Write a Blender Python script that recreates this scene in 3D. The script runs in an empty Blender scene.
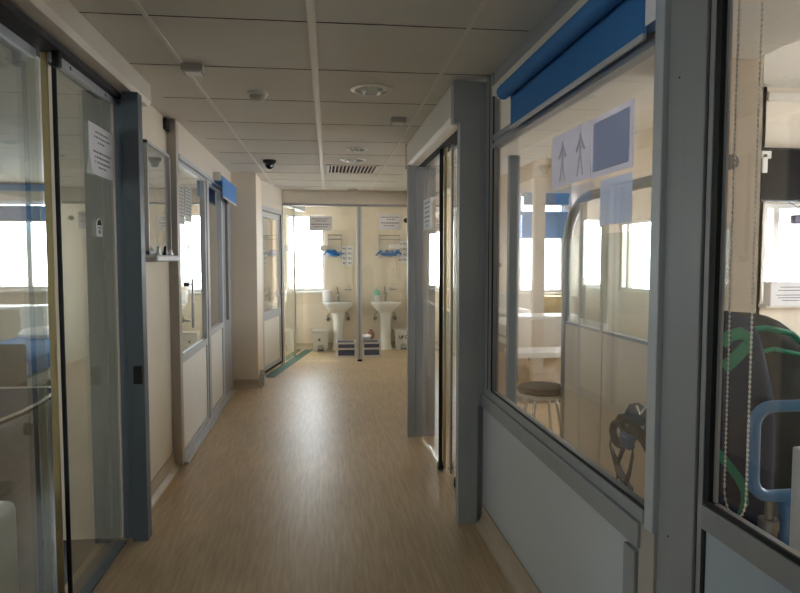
import bpy, bmesh, math, random
from mathutils import Vector, Matrix
random.seed(7)
sc = bpy.context.scene
COL = sc.collection
PI = math.pi

# ------------------------------------------------------------------ materials
def srgb(r, g, b):
    def f(c):
        c /= 255.0
        return c / 12.92 if c <= .04045 else ((c + .055) / 1.055) ** 2.4
    return (f(r), f(g), f(b), 1)

def mat(name, col, rough=.5, metal=0, spec=.5, noise=0, nscale=20, bump=0, bscale=200, stretch=(1, 1, 1), emit=0, trans=0):
    m = bpy.data.materials.new(name); m.use_nodes = True
    nt = m.node_tree; b = nt.nodes['Principled BSDF']
    b.inputs['Base Color'].default_value = col
    b.inputs['Roughness'].default_value = rough
    b.inputs['Metallic'].default_value = metal
    b.inputs['Specular IOR Level'].default_value = spec
    if trans:
        b.inputs['Transmission Weight'].default_value = trans
    if emit:
        b.inputs['Emission Color'].default_value = col
        b.inputs['Emission Strength'].default_value = emit
    tc = nt.nodes.new('ShaderNodeTexCoord'); mp = nt.nodes.new('ShaderNodeMapping')
    mp.inputs['Scale'].default_value = stretch
    nt.links.new(tc.outputs['Object'], mp.inputs['Vector'])
    if noise:
        n = nt.nodes.new('ShaderNodeTexNoise'); n.inputs['Scale'].default_value = nscale; n.inputs['Detail'].default_value = 4
        nt.links.new(mp.outputs['Vector'], n.inputs['Vector'])
        r = nt.nodes.new('ShaderNodeMapRange')
        r.inputs['From Min'].default_value = .3; r.inputs['From Max'].default_value = .7
        r.inputs['To Min'].default_value = 1 - noise; r.inputs['To Max'].default_value = 1 + noise
        nt.links.new(n.outputs['Fac'], r.inputs['Value'])
        mx = nt.nodes.new('ShaderNodeVectorMath'); mx.operation = 'SCALE'
        mx.inputs[0].default_value = col[:3]
        nt.links.new(r.outputs['Result'], mx.inputs['Scale'])
        nt.links.new(mx.outputs['Vector'], b.inputs['Base Color'])
    if bump:
        n2 = nt.nodes.new('ShaderNodeTexNoise'); n2.inputs['Scale'].default_value = bscale
        nt.links.new(mp.outputs['Vector'], n2.inputs['Vector'])
        bp = nt.nodes.new('ShaderNodeBump'); bp.inputs['Strength'].default_value = bump; bp.inputs['Distance'].default_value = .002
        nt.links.new(n2.outputs['Fac'], bp.inputs['Height'])
        nt.links.new(bp.outputs['Normal'], b.inputs['Normal'])
    return m

def glass_mat(name, tint, gain=1.0):
    m = bpy.data.materials.new(name); m.use_nodes = True
    nt = m.node_tree; nt.nodes.clear(); N = nt.nodes.new; L = nt.links.new
    out = N('ShaderNodeOutputMaterial'); mix = N('ShaderNodeMixShader')
    tr = N('ShaderNodeBsdfTransparent'); tr.inputs[0].default_value = tint
    gl = N('ShaderNodeBsdfGlossy'); gl.inputs['Roughness'].default_value = 0.0; gl.inputs['Color'].default_value = (1, 1, 1, 1)
    g = N('ShaderNodeNewGeometry'); dot = N('ShaderNodeVectorMath'); dot.operation = 'DOT_PRODUCT'
    L(g.outputs['Normal'], dot.inputs[0]); L(g.outputs['Incoming'], dot.inputs[1])
    def mth(op, a, bv=None):
        n = N('ShaderNodeMath'); n.operation = op
        for i, v in enumerate((a, bv)):
            if v is None: continue
            if isinstance(v, (int, float)): n.inputs[i].default_value = v
            else: L(v, n.inputs[i])
        return n.outputs[0]
    c = mth('ABSOLUTE', dot.outputs['Value']); c = mth('SUBTRACT', 1.0, c)
    c = mth('POWER', c, 5.0); c = mth('MULTIPLY', c, .96); c = mth('ADD', c, .04); c = mth('MULTIPLY', c, gain)
    L(c, mix.inputs[0]); L(tr.outputs[0], mix.inputs[1]); L(gl.outputs[0], mix.inputs[2]); L(mix.outputs[0], out.inputs[0])
    return m

def floor_mat():
    m = mat('vinyl_floor', srgb(176, 156, 130), rough=.34, spec=.5)
    nt = m.node_tree; b = nt.nodes['Principled BSDF']; N = nt.nodes.new; L = nt.links.new
    tc = N('ShaderNodeTexCoord')
    mp = N('ShaderNodeMapping'); mp.inputs['Scale'].default_value = (34, 2.6, 1); L(tc.outputs['Object'], mp.inputs[0])
    n = N('ShaderNodeTexNoise'); n.inputs['Scale'].default_value = 1.6; n.inputs['Detail'].default_value = 6; n.inputs['Roughness'].default_value = .65
    L(mp.outputs[0], n.inputs['Vector'])
    r = N('ShaderNodeValToRGB')
    e = r.color_ramp.elements
    e[0].position = .3; e[0].color = srgb(174, 149, 116); e[1].position = .72; e[1].color = srgb(208, 184, 150)
    L(n.outputs['Fac'], r.inputs[0])
    # large worn patches of the vinyl
    n2 = N('ShaderNodeTexNoise'); n2.inputs['Scale'].default_value = 1.3; n2.inputs['Detail'].default_value = 3
    L(tc.outputs['Object'], n2.inputs['Vector'])
    mr = N('ShaderNodeMapRange'); mr.inputs['From Min'].default_value = .35; mr.inputs['From Max'].default_value = .65
    mr.inputs['To Min'].default_value = .92; mr.inputs['To Max'].default_value = 1.05
    L(n2.outputs['Fac'], mr.inputs['Value'])
    sc_ = N('ShaderNodeVectorMath'); sc_.operation = 'SCALE'
    L(r.outputs[0], sc_.inputs[0]); L(mr.outputs[0], sc_.inputs['Scale'])
    L(sc_.outputs[0], b.inputs['Base Color'])
    mr2 = N('ShaderNodeMapRange'); mr2.inputs['To Min'].default_value = .34; mr2.inputs['To Max'].default_value = .42
    L(n.outputs['Fac'], mr2.inputs['Value']); L(mr2.outputs[0], b.inputs['Roughness'])
    return m

M = {}
M['floor'] = floor_mat()
M['cream'] = mat('cream_paint', srgb(222, 210, 193), .55, noise=.03, nscale=2.5, bump=.15)
M['creamlam'] = mat('cream_laminate', srgb(214, 204, 190), .38, noise=.03, nscale=6, stretch=(1, 8, .4))
M['tile'] = mat('ceiling_tile', srgb(214, 210, 202), .85, noise=.025, nscale=3, bump=.3, bscale=120)
M['tbar'] = mat('ceiling_bar', srgb(220, 215, 206), .5)
M['gap'] = mat('dark_gap', srgb(40, 38, 36), .9)
M['white'] = mat('white_panel', srgb(232, 229, 224), .35, noise=.02, nscale=3, bump=.05)
M['pelmet'] = mat('pelmet_paint', srgb(216, 208, 196), .42, noise=.02, nscale=4)
M['alu'] = mat('grey_aluminium', srgb(156, 157, 160), .45, metal=.15, noise=.03, nscale=5, stretch=(4, 4, .5))
M['aluw'] = mat('pale_aluminium', srgb(190, 193, 198), .4, metal=.15)
M['beigealu'] = mat('beige_aluminium', srgb(182, 174, 164), .45, metal=.1)
M['bluealu'] = mat('blue_grey_aluminium', srgb(96, 106, 116), .42, metal=.15)
M['rubber'] = mat('black_rubber', srgb(20, 20, 22), .6)
M['black'] = mat('black_plastic', srgb(18, 18, 20), .35)
M['brass'] = mat('yellowed_brush_seal', srgb(186, 170, 124), .35, metal=.3)
M['chrome'] = mat('chrome', srgb(205, 208, 210), .18, metal=1)
M['steel'] = mat('brushed_steel', srgb(150, 148, 142), .35, metal=.8)
M['ceramic'] = mat('white_ceramic', srgb(232, 230, 226), .15)
M['plastic'] = mat('white_plastic', srgb(222, 220, 216), .35)
M['greyplastic'] = mat('grey_plastic', srgb(176, 174, 168), .5)
M['bluefab'] = mat('blue_blind_fabric', srgb(46, 114, 178), .75, noise=.05, nscale=150, bump=.2, bscale=500)
M['bluefab2'] = mat('pale_blue_blind_fabric', srgb(84, 132, 190), .8)
M['paper'] = mat('white_paper', srgb(232, 230, 234), .8)
M['paperblue'] = mat('pale_blue_paper', srgb(186, 200, 222), .7)
def translucent(m, col, k):
    nt = m.node_tree; b = nt.nodes['Principled BSDF']; out = [n for n in nt.nodes if n.type == 'OUTPUT_MATERIAL'][0]
    t = nt.nodes.new('ShaderNodeBsdfTranslucent'); t.inputs[0].default_value = col
    mx = nt.nodes.new('ShaderNodeMixShader'); mx.inputs[0].default_value = k
    nt.links.new(b.outputs[0], mx.inputs[1]); nt.links.new(t.outputs[0], mx.inputs[2]); nt.links.new(mx.outputs[0], out.inputs[0])
M['figureink'] = mat('pale_figure_ink', srgb(226, 224, 230), .8); translucent(M['figureink'], srgb(240, 238, 244), .6)
M['poster'] = mat('thin_poster_paper', srgb(232, 230, 238), .8); translucent(M['poster'], srgb(236, 234, 242), .55)
M['posterblue'] = mat('thin_blue_poster_paper', srgb(206, 214, 232), .8); translucent(M['posterblue'], srgb(222, 228, 242), .6)
M['ink'] = mat('grey_ink', srgb(120, 118, 122), .8)
M['inkdark'] = mat('black_ink', srgb(36, 36, 40), .8)
M['inkpale'] = mat('faint_ink', srgb(204, 202, 206), .8)
M['glove'] = mat('blue_nitrile', srgb(10, 110, 190), .4)
M['navy'] = mat('navy_cloth', srgb(8, 36, 66), .9, spec=.2, noise=.15, nscale=30, bump=.3, bscale=250)
M['dark'] = mat('dark_cloth', srgb(54, 54, 48), .9, spec=.2, noise=.15, nscale=25, bump=.3, bscale=250)
M['green'] = mat('green_webbing', srgb(0, 140, 106), .6)
M['mint'] = mat('mint_plastic', srgb(120, 205, 190), .35)
M['bluepl'] = mat('blue_plastic', srgb(84, 140, 190), .3)
M['crate'] = mat('navy_plastic', srgb(56, 66, 106), .4)
M['teal'] = mat('teal_floor_strip', srgb(34, 96, 90), .5)
M['strap'] = mat('grey_webbing', srgb(70, 68, 66), .8, noise=.1, nscale=80)
M['buckle'] = mat('blue_buckle', srgb(70, 100, 130), .35)
M['screen'] = mat('dark_screen', srgb(14, 16, 20), .08)
M['brown'] = mat('brown_cloth', srgb(150, 112, 92), .8)
M['lens'] = mat('frosted_lens', srgb(190, 196, 190), .2)
M['facade'] = mat('pale_facade', srgb(226, 210, 200), .8)
M['wood'] = mat('beige_laminate', srgb(190, 170, 120), .4, noise=.1, nscale=6)
M['tube'] = mat('lit_tube', (.9, .95, 1, 1), emit=1.2)
M['glass'] = glass_mat('clear_glass', (.985, .99, .985, 1), 1.4)
M['glassdoor'] = glass_mat('sliding_door_glass', (.82, .865, .85, 1), 1.9)
M['glassout'] = glass_mat('outer_window_glass', (.97, .98, .98, 1), 1.0)

# ------------------------------------------------------------------ mesh builder (world coordinates)
class MB:
    def __init__(s): s.v = []; s.f = []
    def add(s, vs, fs):
        o = len(s.v); s.v += [Vector(v) for v in vs]; s.f += [[i + o for i in f] for f in fs]
    def addbm(s, bm):
        bm.verts.index_update(); s.add([v.co.copy() for v in bm.verts], [[v.index for v in f.verts] for f in bm.faces]); bm.free()
    def box(s, a, b, bev=0, seg=2, M_=None):
        a, b = [min(p, q) for p, q in zip(a, b)], [max(p, q) for p, q in zip(a, b)]
        bm = bmesh.new(); bmesh.ops.create_cube(bm, size=1)
        for v in bm.verts:
            v.co = Vector([(a[i] + b[i]) / 2 + v.co[i] * (b[i] - a[i]) for i in range(3)])
        if bev:
            bmesh.ops.bevel(bm, geom=list(bm.edges), offset=min(bev, .45 * min(b[i] - a[i] for i in range(3))), segments=seg, affect='EDGES', profile=.5)
        if M_ is not None: bm.transform(M_)
        s.addbm(bm); return s
    def tube(s, pts, r, n=12, closed=False, rr=None):
        P = [Vector(p) for p in pts]; k = len(P); vs = []; fs = []
        up = None
        for i, p in enumerate(P):
            if closed: t = P[(i + 1) % k] - P[i - 1]
            else: t = P[min(i + 1, k - 1)] - P[max(i - 1, 0)]
            t.normalize()
            if up is None:
                up = Vector((0, 0, 1)) if abs(t.z) < .9 else Vector((1, 0, 0))
            up = (up - t * up.dot(t)).normalized(); w = t.cross(up)
            q = rr[i] if rr else r
            qa, qb = q if isinstance(q, tuple) else (q, q)
            for j in range(n):
                a = 2 * PI * j / n
                vs.append(p + up * (math.cos(a) * qa) + w * (math.sin(a) * qb))
        m = k if closed else k - 1
        for i in range(m):
            for j in range(n):
                a, b = i * n + j, i * n + (j + 1) % n
                c, d = ((i + 1) % k) * n + (j + 1) % n, ((i + 1) % k) * n + j
                fs.append([a, b, c, d])
        if not closed:
            fs.append(list(range(n))[::-1]); fs.append([(k - 1) * n + j for j in range(n)])
        s.add(vs, fs); return s
    def cyl(s, a, b, r, n=20, r2=None): return s.tube([a, b], r, n, rr=[r, r2 if r2 is not None else r])
    def lathe(s, c, prof, n=28, sx=1, sy=1, axis='z', flip=1):
        vs = []; fs = []; k = len(prof); c = Vector(c)
        for r, z in prof:
            for j in range(n):
                a = 2 * PI * j / n
                x, y = math.cos(a) * r * sx, math.sin(a) * r * sy
                vs.append(c + (Vector((x, y, z)) if axis == 'z' else Vector((x, -z, y)) if axis == 'y' else Vector((z, x, y))))
        for i in range(k - 1):
            for j in range(n):
                fs.append([i * n + j, i * n + (j + 1) % n, (i + 1) * n + (j + 1) % n, (i + 1) * n + j])
        fs.append(list(range(n))[::-1]); fs.append([(k - 1) * n + j for j in range(n)])
        s.add(vs, fs); return s
    def ball(s, c, r, n=12):
        rx, ry, rz = r if isinstance(r, tuple) else (r, r, r)
        pr = [(max(1e-4, math.sin(PI * i / n)), -math.cos(PI * i / n)) for i in range(n + 1)]
        vs = []; fs = []; c = Vector(c); k = n + 1
        for q, z in pr:
            for j in range(2 * n):
                a = PI * j / n
                vs.append(c + Vector((math.cos(a) * q * rx, math.sin(a) * q * ry, z * rz)))
        for i in range(k - 1):
            for j in range(2 * n):
                fs.append([i * 2 * n + j, i * 2 * n + (j + 1) % (2 * n), (i + 1) * 2 * n + (j + 1) % (2 * n), (i + 1) * 2 * n + j])
        s.add(vs, fs); return s
    def ribbon(s, pts, wdir, w, t=.003):
        """a flat strap of width w along wdir following pts"""
        P = [Vector(p) for p in pts]; vs = []; fs = []
        for i, p in enumerate(P):
            d = (P[min(i + 1, len(P) - 1)] - P[max(i - 1, 0)]).normalized()
            wd = Vector(wdir[i]) if isinstance(wdir, list) else Vector(wdir)
            wd = (wd - d * wd.dot(d)).normalized(); nn = d.cross(wd)
            for sa, sb in ((-1, -1), (1, -1), (1, 1), (-1, 1)):
                vs.append(p + wd * (sa * w / 2) + nn * (sb * t / 2))
        for i in range(len(P) - 1):
            for j in range(4):
                fs.append([i * 4 + j, i * 4 + (j + 1) % 4, i * 4 + 4 + (j + 1) % 4, i * 4 + 4 + j])
        fs.append([3, 2, 1, 0]); q = (len(P) - 1) * 4; fs.append([q, q + 1, q + 2, q + 3])
        s.add(vs, fs); return s
    def prism(s, poly, axis, a, b):
        """poly in the two other axes (in order), extruded along axis from a to b"""
        n = len(poly); vs = []
        for t in (a, b):
            for p, q in poly:
                vs.append((t, p, q) if axis == 'x' else (p, t, q) if axis == 'y' else (p, q, t))
        fs = [[i, (i + 1) % n, n + (i + 1) % n, n + i] for i in range(n)] + [list(range(n))[::-1], list(range(n, 2 * n))]
        s.add(vs, fs); return s

def origin(o):
    p = Vector((0, 0, 0))
    while o is not None: p = p + o.location; o = o.parent
    return p

def obj(name, mb, m, parent=None, loc=None, smooth=False, label=None, kind=None):
    me = bpy.data.meshes.new(name)
    base = Vector(loc) if loc is not None else (origin(parent) if parent else None)
    if base is None:
        xs = [v for v in mb.v]
        base = Vector((sum(v.x for v in xs) / len(xs), sum(v.y for v in xs) / len(xs), min(v.z for v in xs)))
    me.from_pydata([v - base for v in mb.v], [], mb.f)
    bm = bmesh.new(); bm.from_mesh(me); bmesh.ops.recalc_face_normals(bm, faces=bm.faces); bm.to_mesh(me); bm.free()
    me.materials.append(M[m] if isinstance(m, str) else m)
    o = bpy.data.objects.new(name, me); COL.objects.link(o)
    if parent: o.parent = parent; o.location = (base - origin(parent))
    else: o.location = base
    if smooth:
        for p in me.polygons: p.use_smooth = True
        try: me.set_sharp_from_angle(angle=math.radians(40))
        except Exception: pass
    if label: o['label'] = label
    if kind: o['kind'] = kind
    return o

def thing(name, loc, label, cat, group=None, kind=None):
    o = bpy.data.objects.new(name, None); COL.objects.link(o); o.location = loc; o.empty_display_size = .1
    return tag(o, label, cat, group, kind)
def tag(o, label=None, cat=None, group=None, kind=None):
    if label: o['label'] = label
    if cat: o['category'] = cat
    if group: o['group'] = group
    if kind: o['kind'] = kind
    return o
def B(a, b, bev=0): return MB().box(a, b, bev)
def struct(name, mb, m, label=None, cat=None):
    o = obj(name, mb, m); return tag(o, label, cat, None, 'structure')
def sroot(name, loc, label=None, cat=None): return thing(name, loc, label, cat, None, 'structure')

# ------------------------------------------------------------------ camera
CH = 1.53
fpx = 633.0
pit = math.atan(37.5 / fpx); yaw = math.atan(80 / fpx * math.cos(pit))
cam = bpy.data.cameras.new('camera'); co = bpy.data.objects.new('camera', cam); COL.objects.link(co)
cam.sensor_fit = 'HORIZONTAL'; cam.sensor_width = 36; cam.lens = 36 * fpx / 800; cam.clip_start = .02; cam.clip_end = 300
co.location = (0, 0, CH); co.rotation_euler = (PI / 2 - pit, 0, -yaw)
sc.camera = co

# ------------------------------------------------------------------ shell
CZ = 2.53
struct('floor', B((-5.4, -2.8, -.15), (6.8, 11.3, 0)), 'floor', 'beige flecked vinyl floor of the corridor and rooms', 'floor')

struct('floor_left_ward', B((-5.25, -2.8, 0), (-1.2, 9.0, .003)), mat('dimmed_ward_vinyl', srgb(44, 50, 58), .35, noise=.12, nscale=9), 'vinyl floor of the left ward, its dimness put into the colour', 'floor')  # dark colour stands in for the dim light in this ward
ce = sroot('ceiling', (0, 0, CZ), 'suspended off-white tile ceiling with metal grid over the corridor', 'ceiling')
c = MB(); c.box((-5.4, -2.8, CZ), (2.17, 11.3, CZ + .12)); c.box((2.17, -2.8, 3.15), (6.8, 11.3, 3.27)); c.box((2.17, -2.8, CZ + .12), (2.2, 11.3, 3.2))
obj('tile_field', c, 'tile', ce)
RG = Matrix.Translation((0, 3, 0)) @ Matrix.Rotation(math.radians(-.75), 4, 'Z') @ Matrix.Translation((0, -3, 0))
g = MB(); gd = MB()
for i, x in enumerate((-.70, -.025, .65)):
    hw = .018 if i == 1 else .010
    g.box((x - hw, -2.6, CZ - .004), (x + hw, 9.3, CZ + .002), M_=RG)
y = 2.765 - .68 * 7; k = 0
while y < 9.3:
    gd.box((-.97, y - .005, CZ - .0015), (.92, y + .0005, CZ + .002), M_=RG)
    g.box((-.97, y + .001, CZ - .002), (.92, y + .006, CZ + .002), M_=RG)
    y += .68
obj('grid_bars', g, 'tbar', ce); obj('tile_joints', gd, 'gap', ce)

W = 'cream'
# left side
struct('wall_left', B((-1.2, 3.58, 0), (-1.085, 4.78, CZ)), W)
struct('wall_left_stub', B((-1.405, 3.56, 0), (-1.085, 3.68, CZ)), W)
struct('wall_left_rear', B((-1.2, -2.8, 0), (-1.05, .35, CZ)), W)
struct('column', B((-1.2, 7.6, 0), (-.735, 8.28, CZ), .004), W, 'cream square column standing out into the corridor', 'column')
# ward on the left: back wall with openings
def wall_y(name, y0, y1, x0, x1, z1, holes, m=W):
    b = MB(); xs = x0
    for (a, c_, lo, hi) in sorted(holes):
        if a > xs: b.box((xs, y0, 0), (a, y1, z1))
        if lo > 0: b.box((a, y0, 0), (c_, y1, lo))
        b.box((a, y0, hi), (c_, y1, z1)); xs = c_
    if xs < x1: b.box((xs, y0, 0), (x1, y1, z1))
    return struct(name, b, m)
def wall_x(name, x0, x1, y0, y1, z1, holes, m=W):
    b = MB(); ys = y0
    for (a, c_, lo, hi) in sorted(holes):
        if a > ys: b.box((x0, ys, 0), (x1, a, z1))
        if lo > 0: b.box((x0, a, 0), (x1, c_, lo))
        b.box((x0, a, hi), (x1, c_, z1)); ys = c_
    if ys < y1: b.box((x0, ys, 0), (x1, y1, z1))
    return struct(name, b, m)
LW = [(-4.75, -3.35, 1.12, 2.3), (-2.3, -1.755, 1.1, 2.155)]
wall_y('wall_back_left', 9.0, 9.15, -5.4, -.66, CZ, LW)
OL = [(-2.2, -.4, .95, 2.3), (5.6, 6.6, .95, 2.3)]
wall_x('wall_outer_left', -5.4, -5.25, -2.8, 9.0, CZ, OL)
# end room with the basins
EY = 10.8
wall_y('wall_end', EY, EY + .15, -1.4, 1.62, CZ, [(-.56, .085, .985, 2.285)])
wall_x('wall_end_left', -1.4, -1.28, 9.15, EY, CZ, [(9.3, 10.7, .45, 2.42)])
struct('wall_end_right', B((1.5, 9.35, 0), (1.62, EY, CZ)), W)
# right side
struct('wall_right_return', B((1.16, 5.39, 0), (1.45, 5.5, CZ)), W)
wall_x('wall_right_far', 1.4, 1.5, 5.5, 9.36, CZ, [(5.7, 9.2, .95, 2.3)])  # opening added so right ward daylight crosses into the far corridor
struct('wall_right_rear', B((.95, -2.8, 0), (1.05, .25, CZ)), W)
RW = [(1.68, 2.0, 1.06, 1.98), (3.22, 3.98, .98, 2.6)]
wall_y('wall_back_right', 10.0, 10.15, 1.62, 4.2, 3.15, RW)
RS = [(6.2, 7.0, .9, 2.3), (7.4, 8.3, 1.1, 2.04), (8.8, 9.6, 1.1, 2.04)]
wall_x('wall_side_right', 4.08, 4.2, 5.6, 10.0, 3.15, RS)
RN = [(4.22, 5.6, 1.1, 2.06)]
wall_y('wall_near_right', 5.6, 5.72, 4.08, 6.8, 3.15, RN)
RO = [(1.2, 4.6, 1.0, 2.3)]
wall_x('wall_outer_right', 6.65, 6.8, -2.8, 5.6, 3.15, RO)
struct('wall_rear', B((-5.4, -2.95, 0), (6.8, -2.8, 3.15)), W)

# windows
wn = [0]
def window_y(x0, x1, z0, z1, y, mull=(), t=.045, transom=None):
    wn[0] += 1
    r = sroot('window_%d' % wn[0], ((x0 + x1) / 2, y, z0))
    f = MB()
    f.box((x0, y, z0), (x0 + t, y + .06, z1)); f.box((x1 - t, y, z0), (x1, y + .06, z1))
    f.box((x0 + t, y, z0), (x1 - t, y + .06, z0 + t)); f.box((x0 + t, y, z1 - t), (x1 - t, y + .06, z1))
    obj('window_frame', f, 'white', r)
    for x in mull: obj('mullion', B((x - .03, y, z0 + t), (x + .03, y + .05, z1 - t)), 'white', r)
    obj('pane', B((x0 + t, y + .025, z0 + t), (x1 - t, y + .031, z1 - t)), 'glassout', r)
    obj('window_sill', B((x0 - .04, y - .13, z0 - .035), (x1 + .04, y + .02, z0), .006), 'white', r)
    portal((x0 + x1) / 2, y + .17, (z0 + z1) / 2, x1 - x0, z1 - z0, 'y')
    return r
def window_x(x, y0, y1, z0, z1, sgn, mull=(), t=.045):
    wn[0] += 1
    r = sroot('window_%d' % wn[0], (x, (y0 + y1) / 2, z0))
    f = MB(); a, b = x - .03, x + .03
    f.box((a, y0, z0), (b, y0 + t, z1)); f.box((a, y1 - t, z0), (b, y1, z1))
    f.box((a, y0 + t, z0), (b, y1 - t, z0 + t)); f.box((a, y0 + t, z1 - t), (b, y1 - t, z1))
    obj('window_frame', f, 'white', r)
    for q in mull: obj('mullion', B((a, q - .03, z0 + t), (b, q + .03, z1 - t)), 'white', r)
    obj('pane', B((x - .003, y0 + t, z0 + t), (x + .003, y1 - t, z1 - t)), 'glassout', r)
    portal(x + sgn * .15, (y0 + y1) / 2, (z0 + z1) / 2, y1 - y0, z1 - z0, 'x+' if sgn > 0 else 'x-')
    return r
def portal(x, y, z, w, h, ax):
    l = bpy.data.lights.new('window_daylight', 'AREA'); l.shape = 'RECTANGLE'; l.size = w; l.size_y = h; l.energy = 1
    l.cycles.is_portal = True
    o = bpy.data.objects.new('window_daylight', l); COL.objects.link(o); o.location = (x, y, z)
    # area lights shine along local -Z
    d = {'y': Vector((0, -1, 0)), 'x+': Vector((-1, 0, 0)), 'x-': Vector((1, 0, 0))}[ax]
    o.rotation_euler = d.to_track_quat('-Z', 'Y').to_euler()
window_y(-4.75, -3.35, 1.12, 2.3, 9.04, (-4.28, -3.86))
window_y(-2.3, -1.755, 1.1, 2.155, 9.04)
window_y(-.56, .085, .985, 2.285, EY + .04, (-.3,))
window_y(1.68, 2.0, 1.06, 1.98, 10.04)
window_y(3.22, 3.98, .98, 2.6, 10.04, (3.56,))
window_y(4.22, 5.6, 1.1, 2.06, 5.62, (4.36, 4.72, 5.2))
window_x(-5.32, -2.2, -.4, .95, 2.3, -1, (-1.3,))  # unseen window, added to light the near right panel and posts
window_x(-5.32, 5.6, 6.6, .95, 2.3, -1)  # unseen window, added as extra daylight for the left ward
window_x(-1.34, 9.3, 10.7, .45, 2.42, -1, (10.0,))  # hidden window, added to brighten the far end of the corridor
window_x(4.14, 6.2, 7.0, .9, 2.3, 1)  # hidden window, added to send more light to the far corridor
window_x(4.14, 7.4, 8.3, 1.1, 2.04, 1, (8.1,))
window_x(4.14, 8.8, 9.6, 1.1, 2.04, 1)
window_x(6.72, 1.2, 4.6, 1.0, 2.3, 1, (2.9,))  # unseen window, added and sized to set the near right room's brightness

# ------------------------------------------------------------------ left sliding glass door (door_1)
d1 = sroot('door_1', (-1.08, 2.0, 0), 'left sliding glass door with a paper notice, nearest the camera', 'door')
h = MB()
h.prism([(-1.2, CZ), (-.962, CZ), (-.957, 2.43), (-.975, 2.408), (-1.2, 2.408)], 'y', .2, 3.86)
obj('header', h, 'pelmet', d1)
obj('track', B((-1.16, .35, 2.372), (-1.035, 3.72, 2.40)), 'rubber', d1)
obj('jamb', MB().box((-1.018, 3.5, 0), (-.937, 3.58, 2.40), .003).box((-1.075, 3.55, 0), (-1.018, 3.58, 2.40)), 'bluealu', d1)
obj('lock', MB().box((-.992, 3.488, .862), (-.945, 3.502, .962), .006).box((-.975, 3.482, .89), (-.955, 3.49, .93), .003), 'black', d1)
lf = obj('glass_leaf', B((-1.085, 2.80, .03), (-1.075, 3.515, 2.34)), 'glassdoor', d1)
obj('leaf_rail', B((-1.092, 2.79, 2.335), (-1.066, 3.52, 2.372), .002), 'aluw', d1)
rb = MB()
for yy in (2.84, 2.95, 3.4): rb.box((-1.067, yy - .006, 2.345), (-1.064, yy + .006, 2.362))
obj('rail_bolts', rb, 'black', d1)
obj('edge_seal', B((-1.086, 2.80, .02), (-1.069, 2.808, 2.372)), 'rubber', d1)
obj('roller', MB().box((-1.075, 2.77, 2.31), (-1.045, 2.81, 2.385), .008), 'black', d1)
obj('glass_leaf', B((-1.145, .4, .03), (-1.135, 2.80, 2.34)), 'glassdoor', d1)
obj('edge_seal', MB().box((-1.125, 2.79, .02), (-1.098, 2.802, 2.372), .003), 'brass', d1, label='yellowed vertical seal strip on the leaf edge')
obj('leaf_rail', B((-1.152, .4, 2.335), (-1.126, 2.76, 2.372), .002), 'aluw', d1)
obj('bottom_guide', B((-1.15, .4, 0), (-1.05, 3.5, .014)), 'bluealu', d1)

def paper(name, plane, at, a0, a1, z0, z1, facing, label, rows=(), cat='notice', m='paper', ink='ink', group=None, tilt=0, curl=0):
    """sheet on plane x=at or y=at; horizontal range a0..a1; facing +1/-1; rows = list of (zfrac, left, right, height)"""
    t = .0012; s = MB(); n = 6
    vs = []; fs = []
    def P(u, v, off):
        a = a0 + (a1 - a0) * u; z = z0 + (z1 - z0) * v + tilt * (u - .5)
        off = off + curl * max(0, (.35 - u)) * max(0, (.4 - v))
        return (at + facing * off, a, z) if plane == 'x' else (a, at + facing * off, z)
    for side in (0, 1):
        for i in range(n + 1):
            for j in range(n + 1): vs.append(P(i / n, j / n, side * t))
    q = (n + 1) ** 2
    for i in range(n):
        for j in range(n):
            a = i * (n + 1) + j
            fs.append([a, a + 1, a + n + 2, a + n + 1]); fs.append([q + a, q + a + n + 1, q + a + n + 2, q + a + 1])
    for i in range(n):
        for e in ([i * (n + 1), (i + 1) * (n + 1)], [i * (n + 1) + n, (i + 1) * (n + 1) + n], [i, i + 1], [n * (n + 1) + i, n * (n + 1) + i + 1]):
            fs.append([e[0], e[1], q + e[1], q + e[0]])
    s.add(vs, fs)
    r = thing(name, P(.5, 0, 0), label, cat, group)
    obj('sheet', s, m, r)
    if rows:
        w = MB()
        for (zc, l, rr, hh) in rows:
            u = l
            while u < rr:
                e = min(rr, u + random.uniform(.05, .13))
                w.add([P(u, zc, t + .0004), P(e, zc, t + .0004), P(e, zc + hh, t + .0004), P(u, zc + hh, t + .0004)], [[0, 1, 2, 3]])
                u = e + .022
        obj('print', w, ink, r)
    return r
paper('paper_notice', 'x', -1.0745, 3.175, 3.517, 1.938, 2.18, 1, 'white printed paper notice taped to the left sliding glass door',
      [(.84, .25, .8, .035), (.74, .2, .85, .035), (.64, .35, .65, .035), (.44, .15, .9, .04), (.34, .2, .85, .04), (.24, .2, .85, .04), (.15, .35, .7, .03)], curl=.09)
bd = thing('badge_sticker', (-1.0745, 3.285, 1.64), 'small white sticker with a dark arched top on the left glass door', 'sticker')
obj('backing', MB().prism([(3.245, 1.64), (3.325, 1.64), (3.325, 1.70), (3.31, 1.722), (3.285, 1.73), (3.26, 1.722), (3.245, 1.70)], 'x', -1.0748, -1.0735), 'paper', bd)
obj('print', MB().prism([(3.25, 1.695), (3.32, 1.695), (3.305, 1.718), (3.285, 1.724), (3.265, 1.718)], 'x', -1.0738, -1.073).box((-1.0738, 3.275, 1.655), (-1.073, 3.295, 1.672)).box((-1.0738, 3.26, 1.68), (-1.073, 3.31, 1.685)), 'inkdark', bd)

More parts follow.
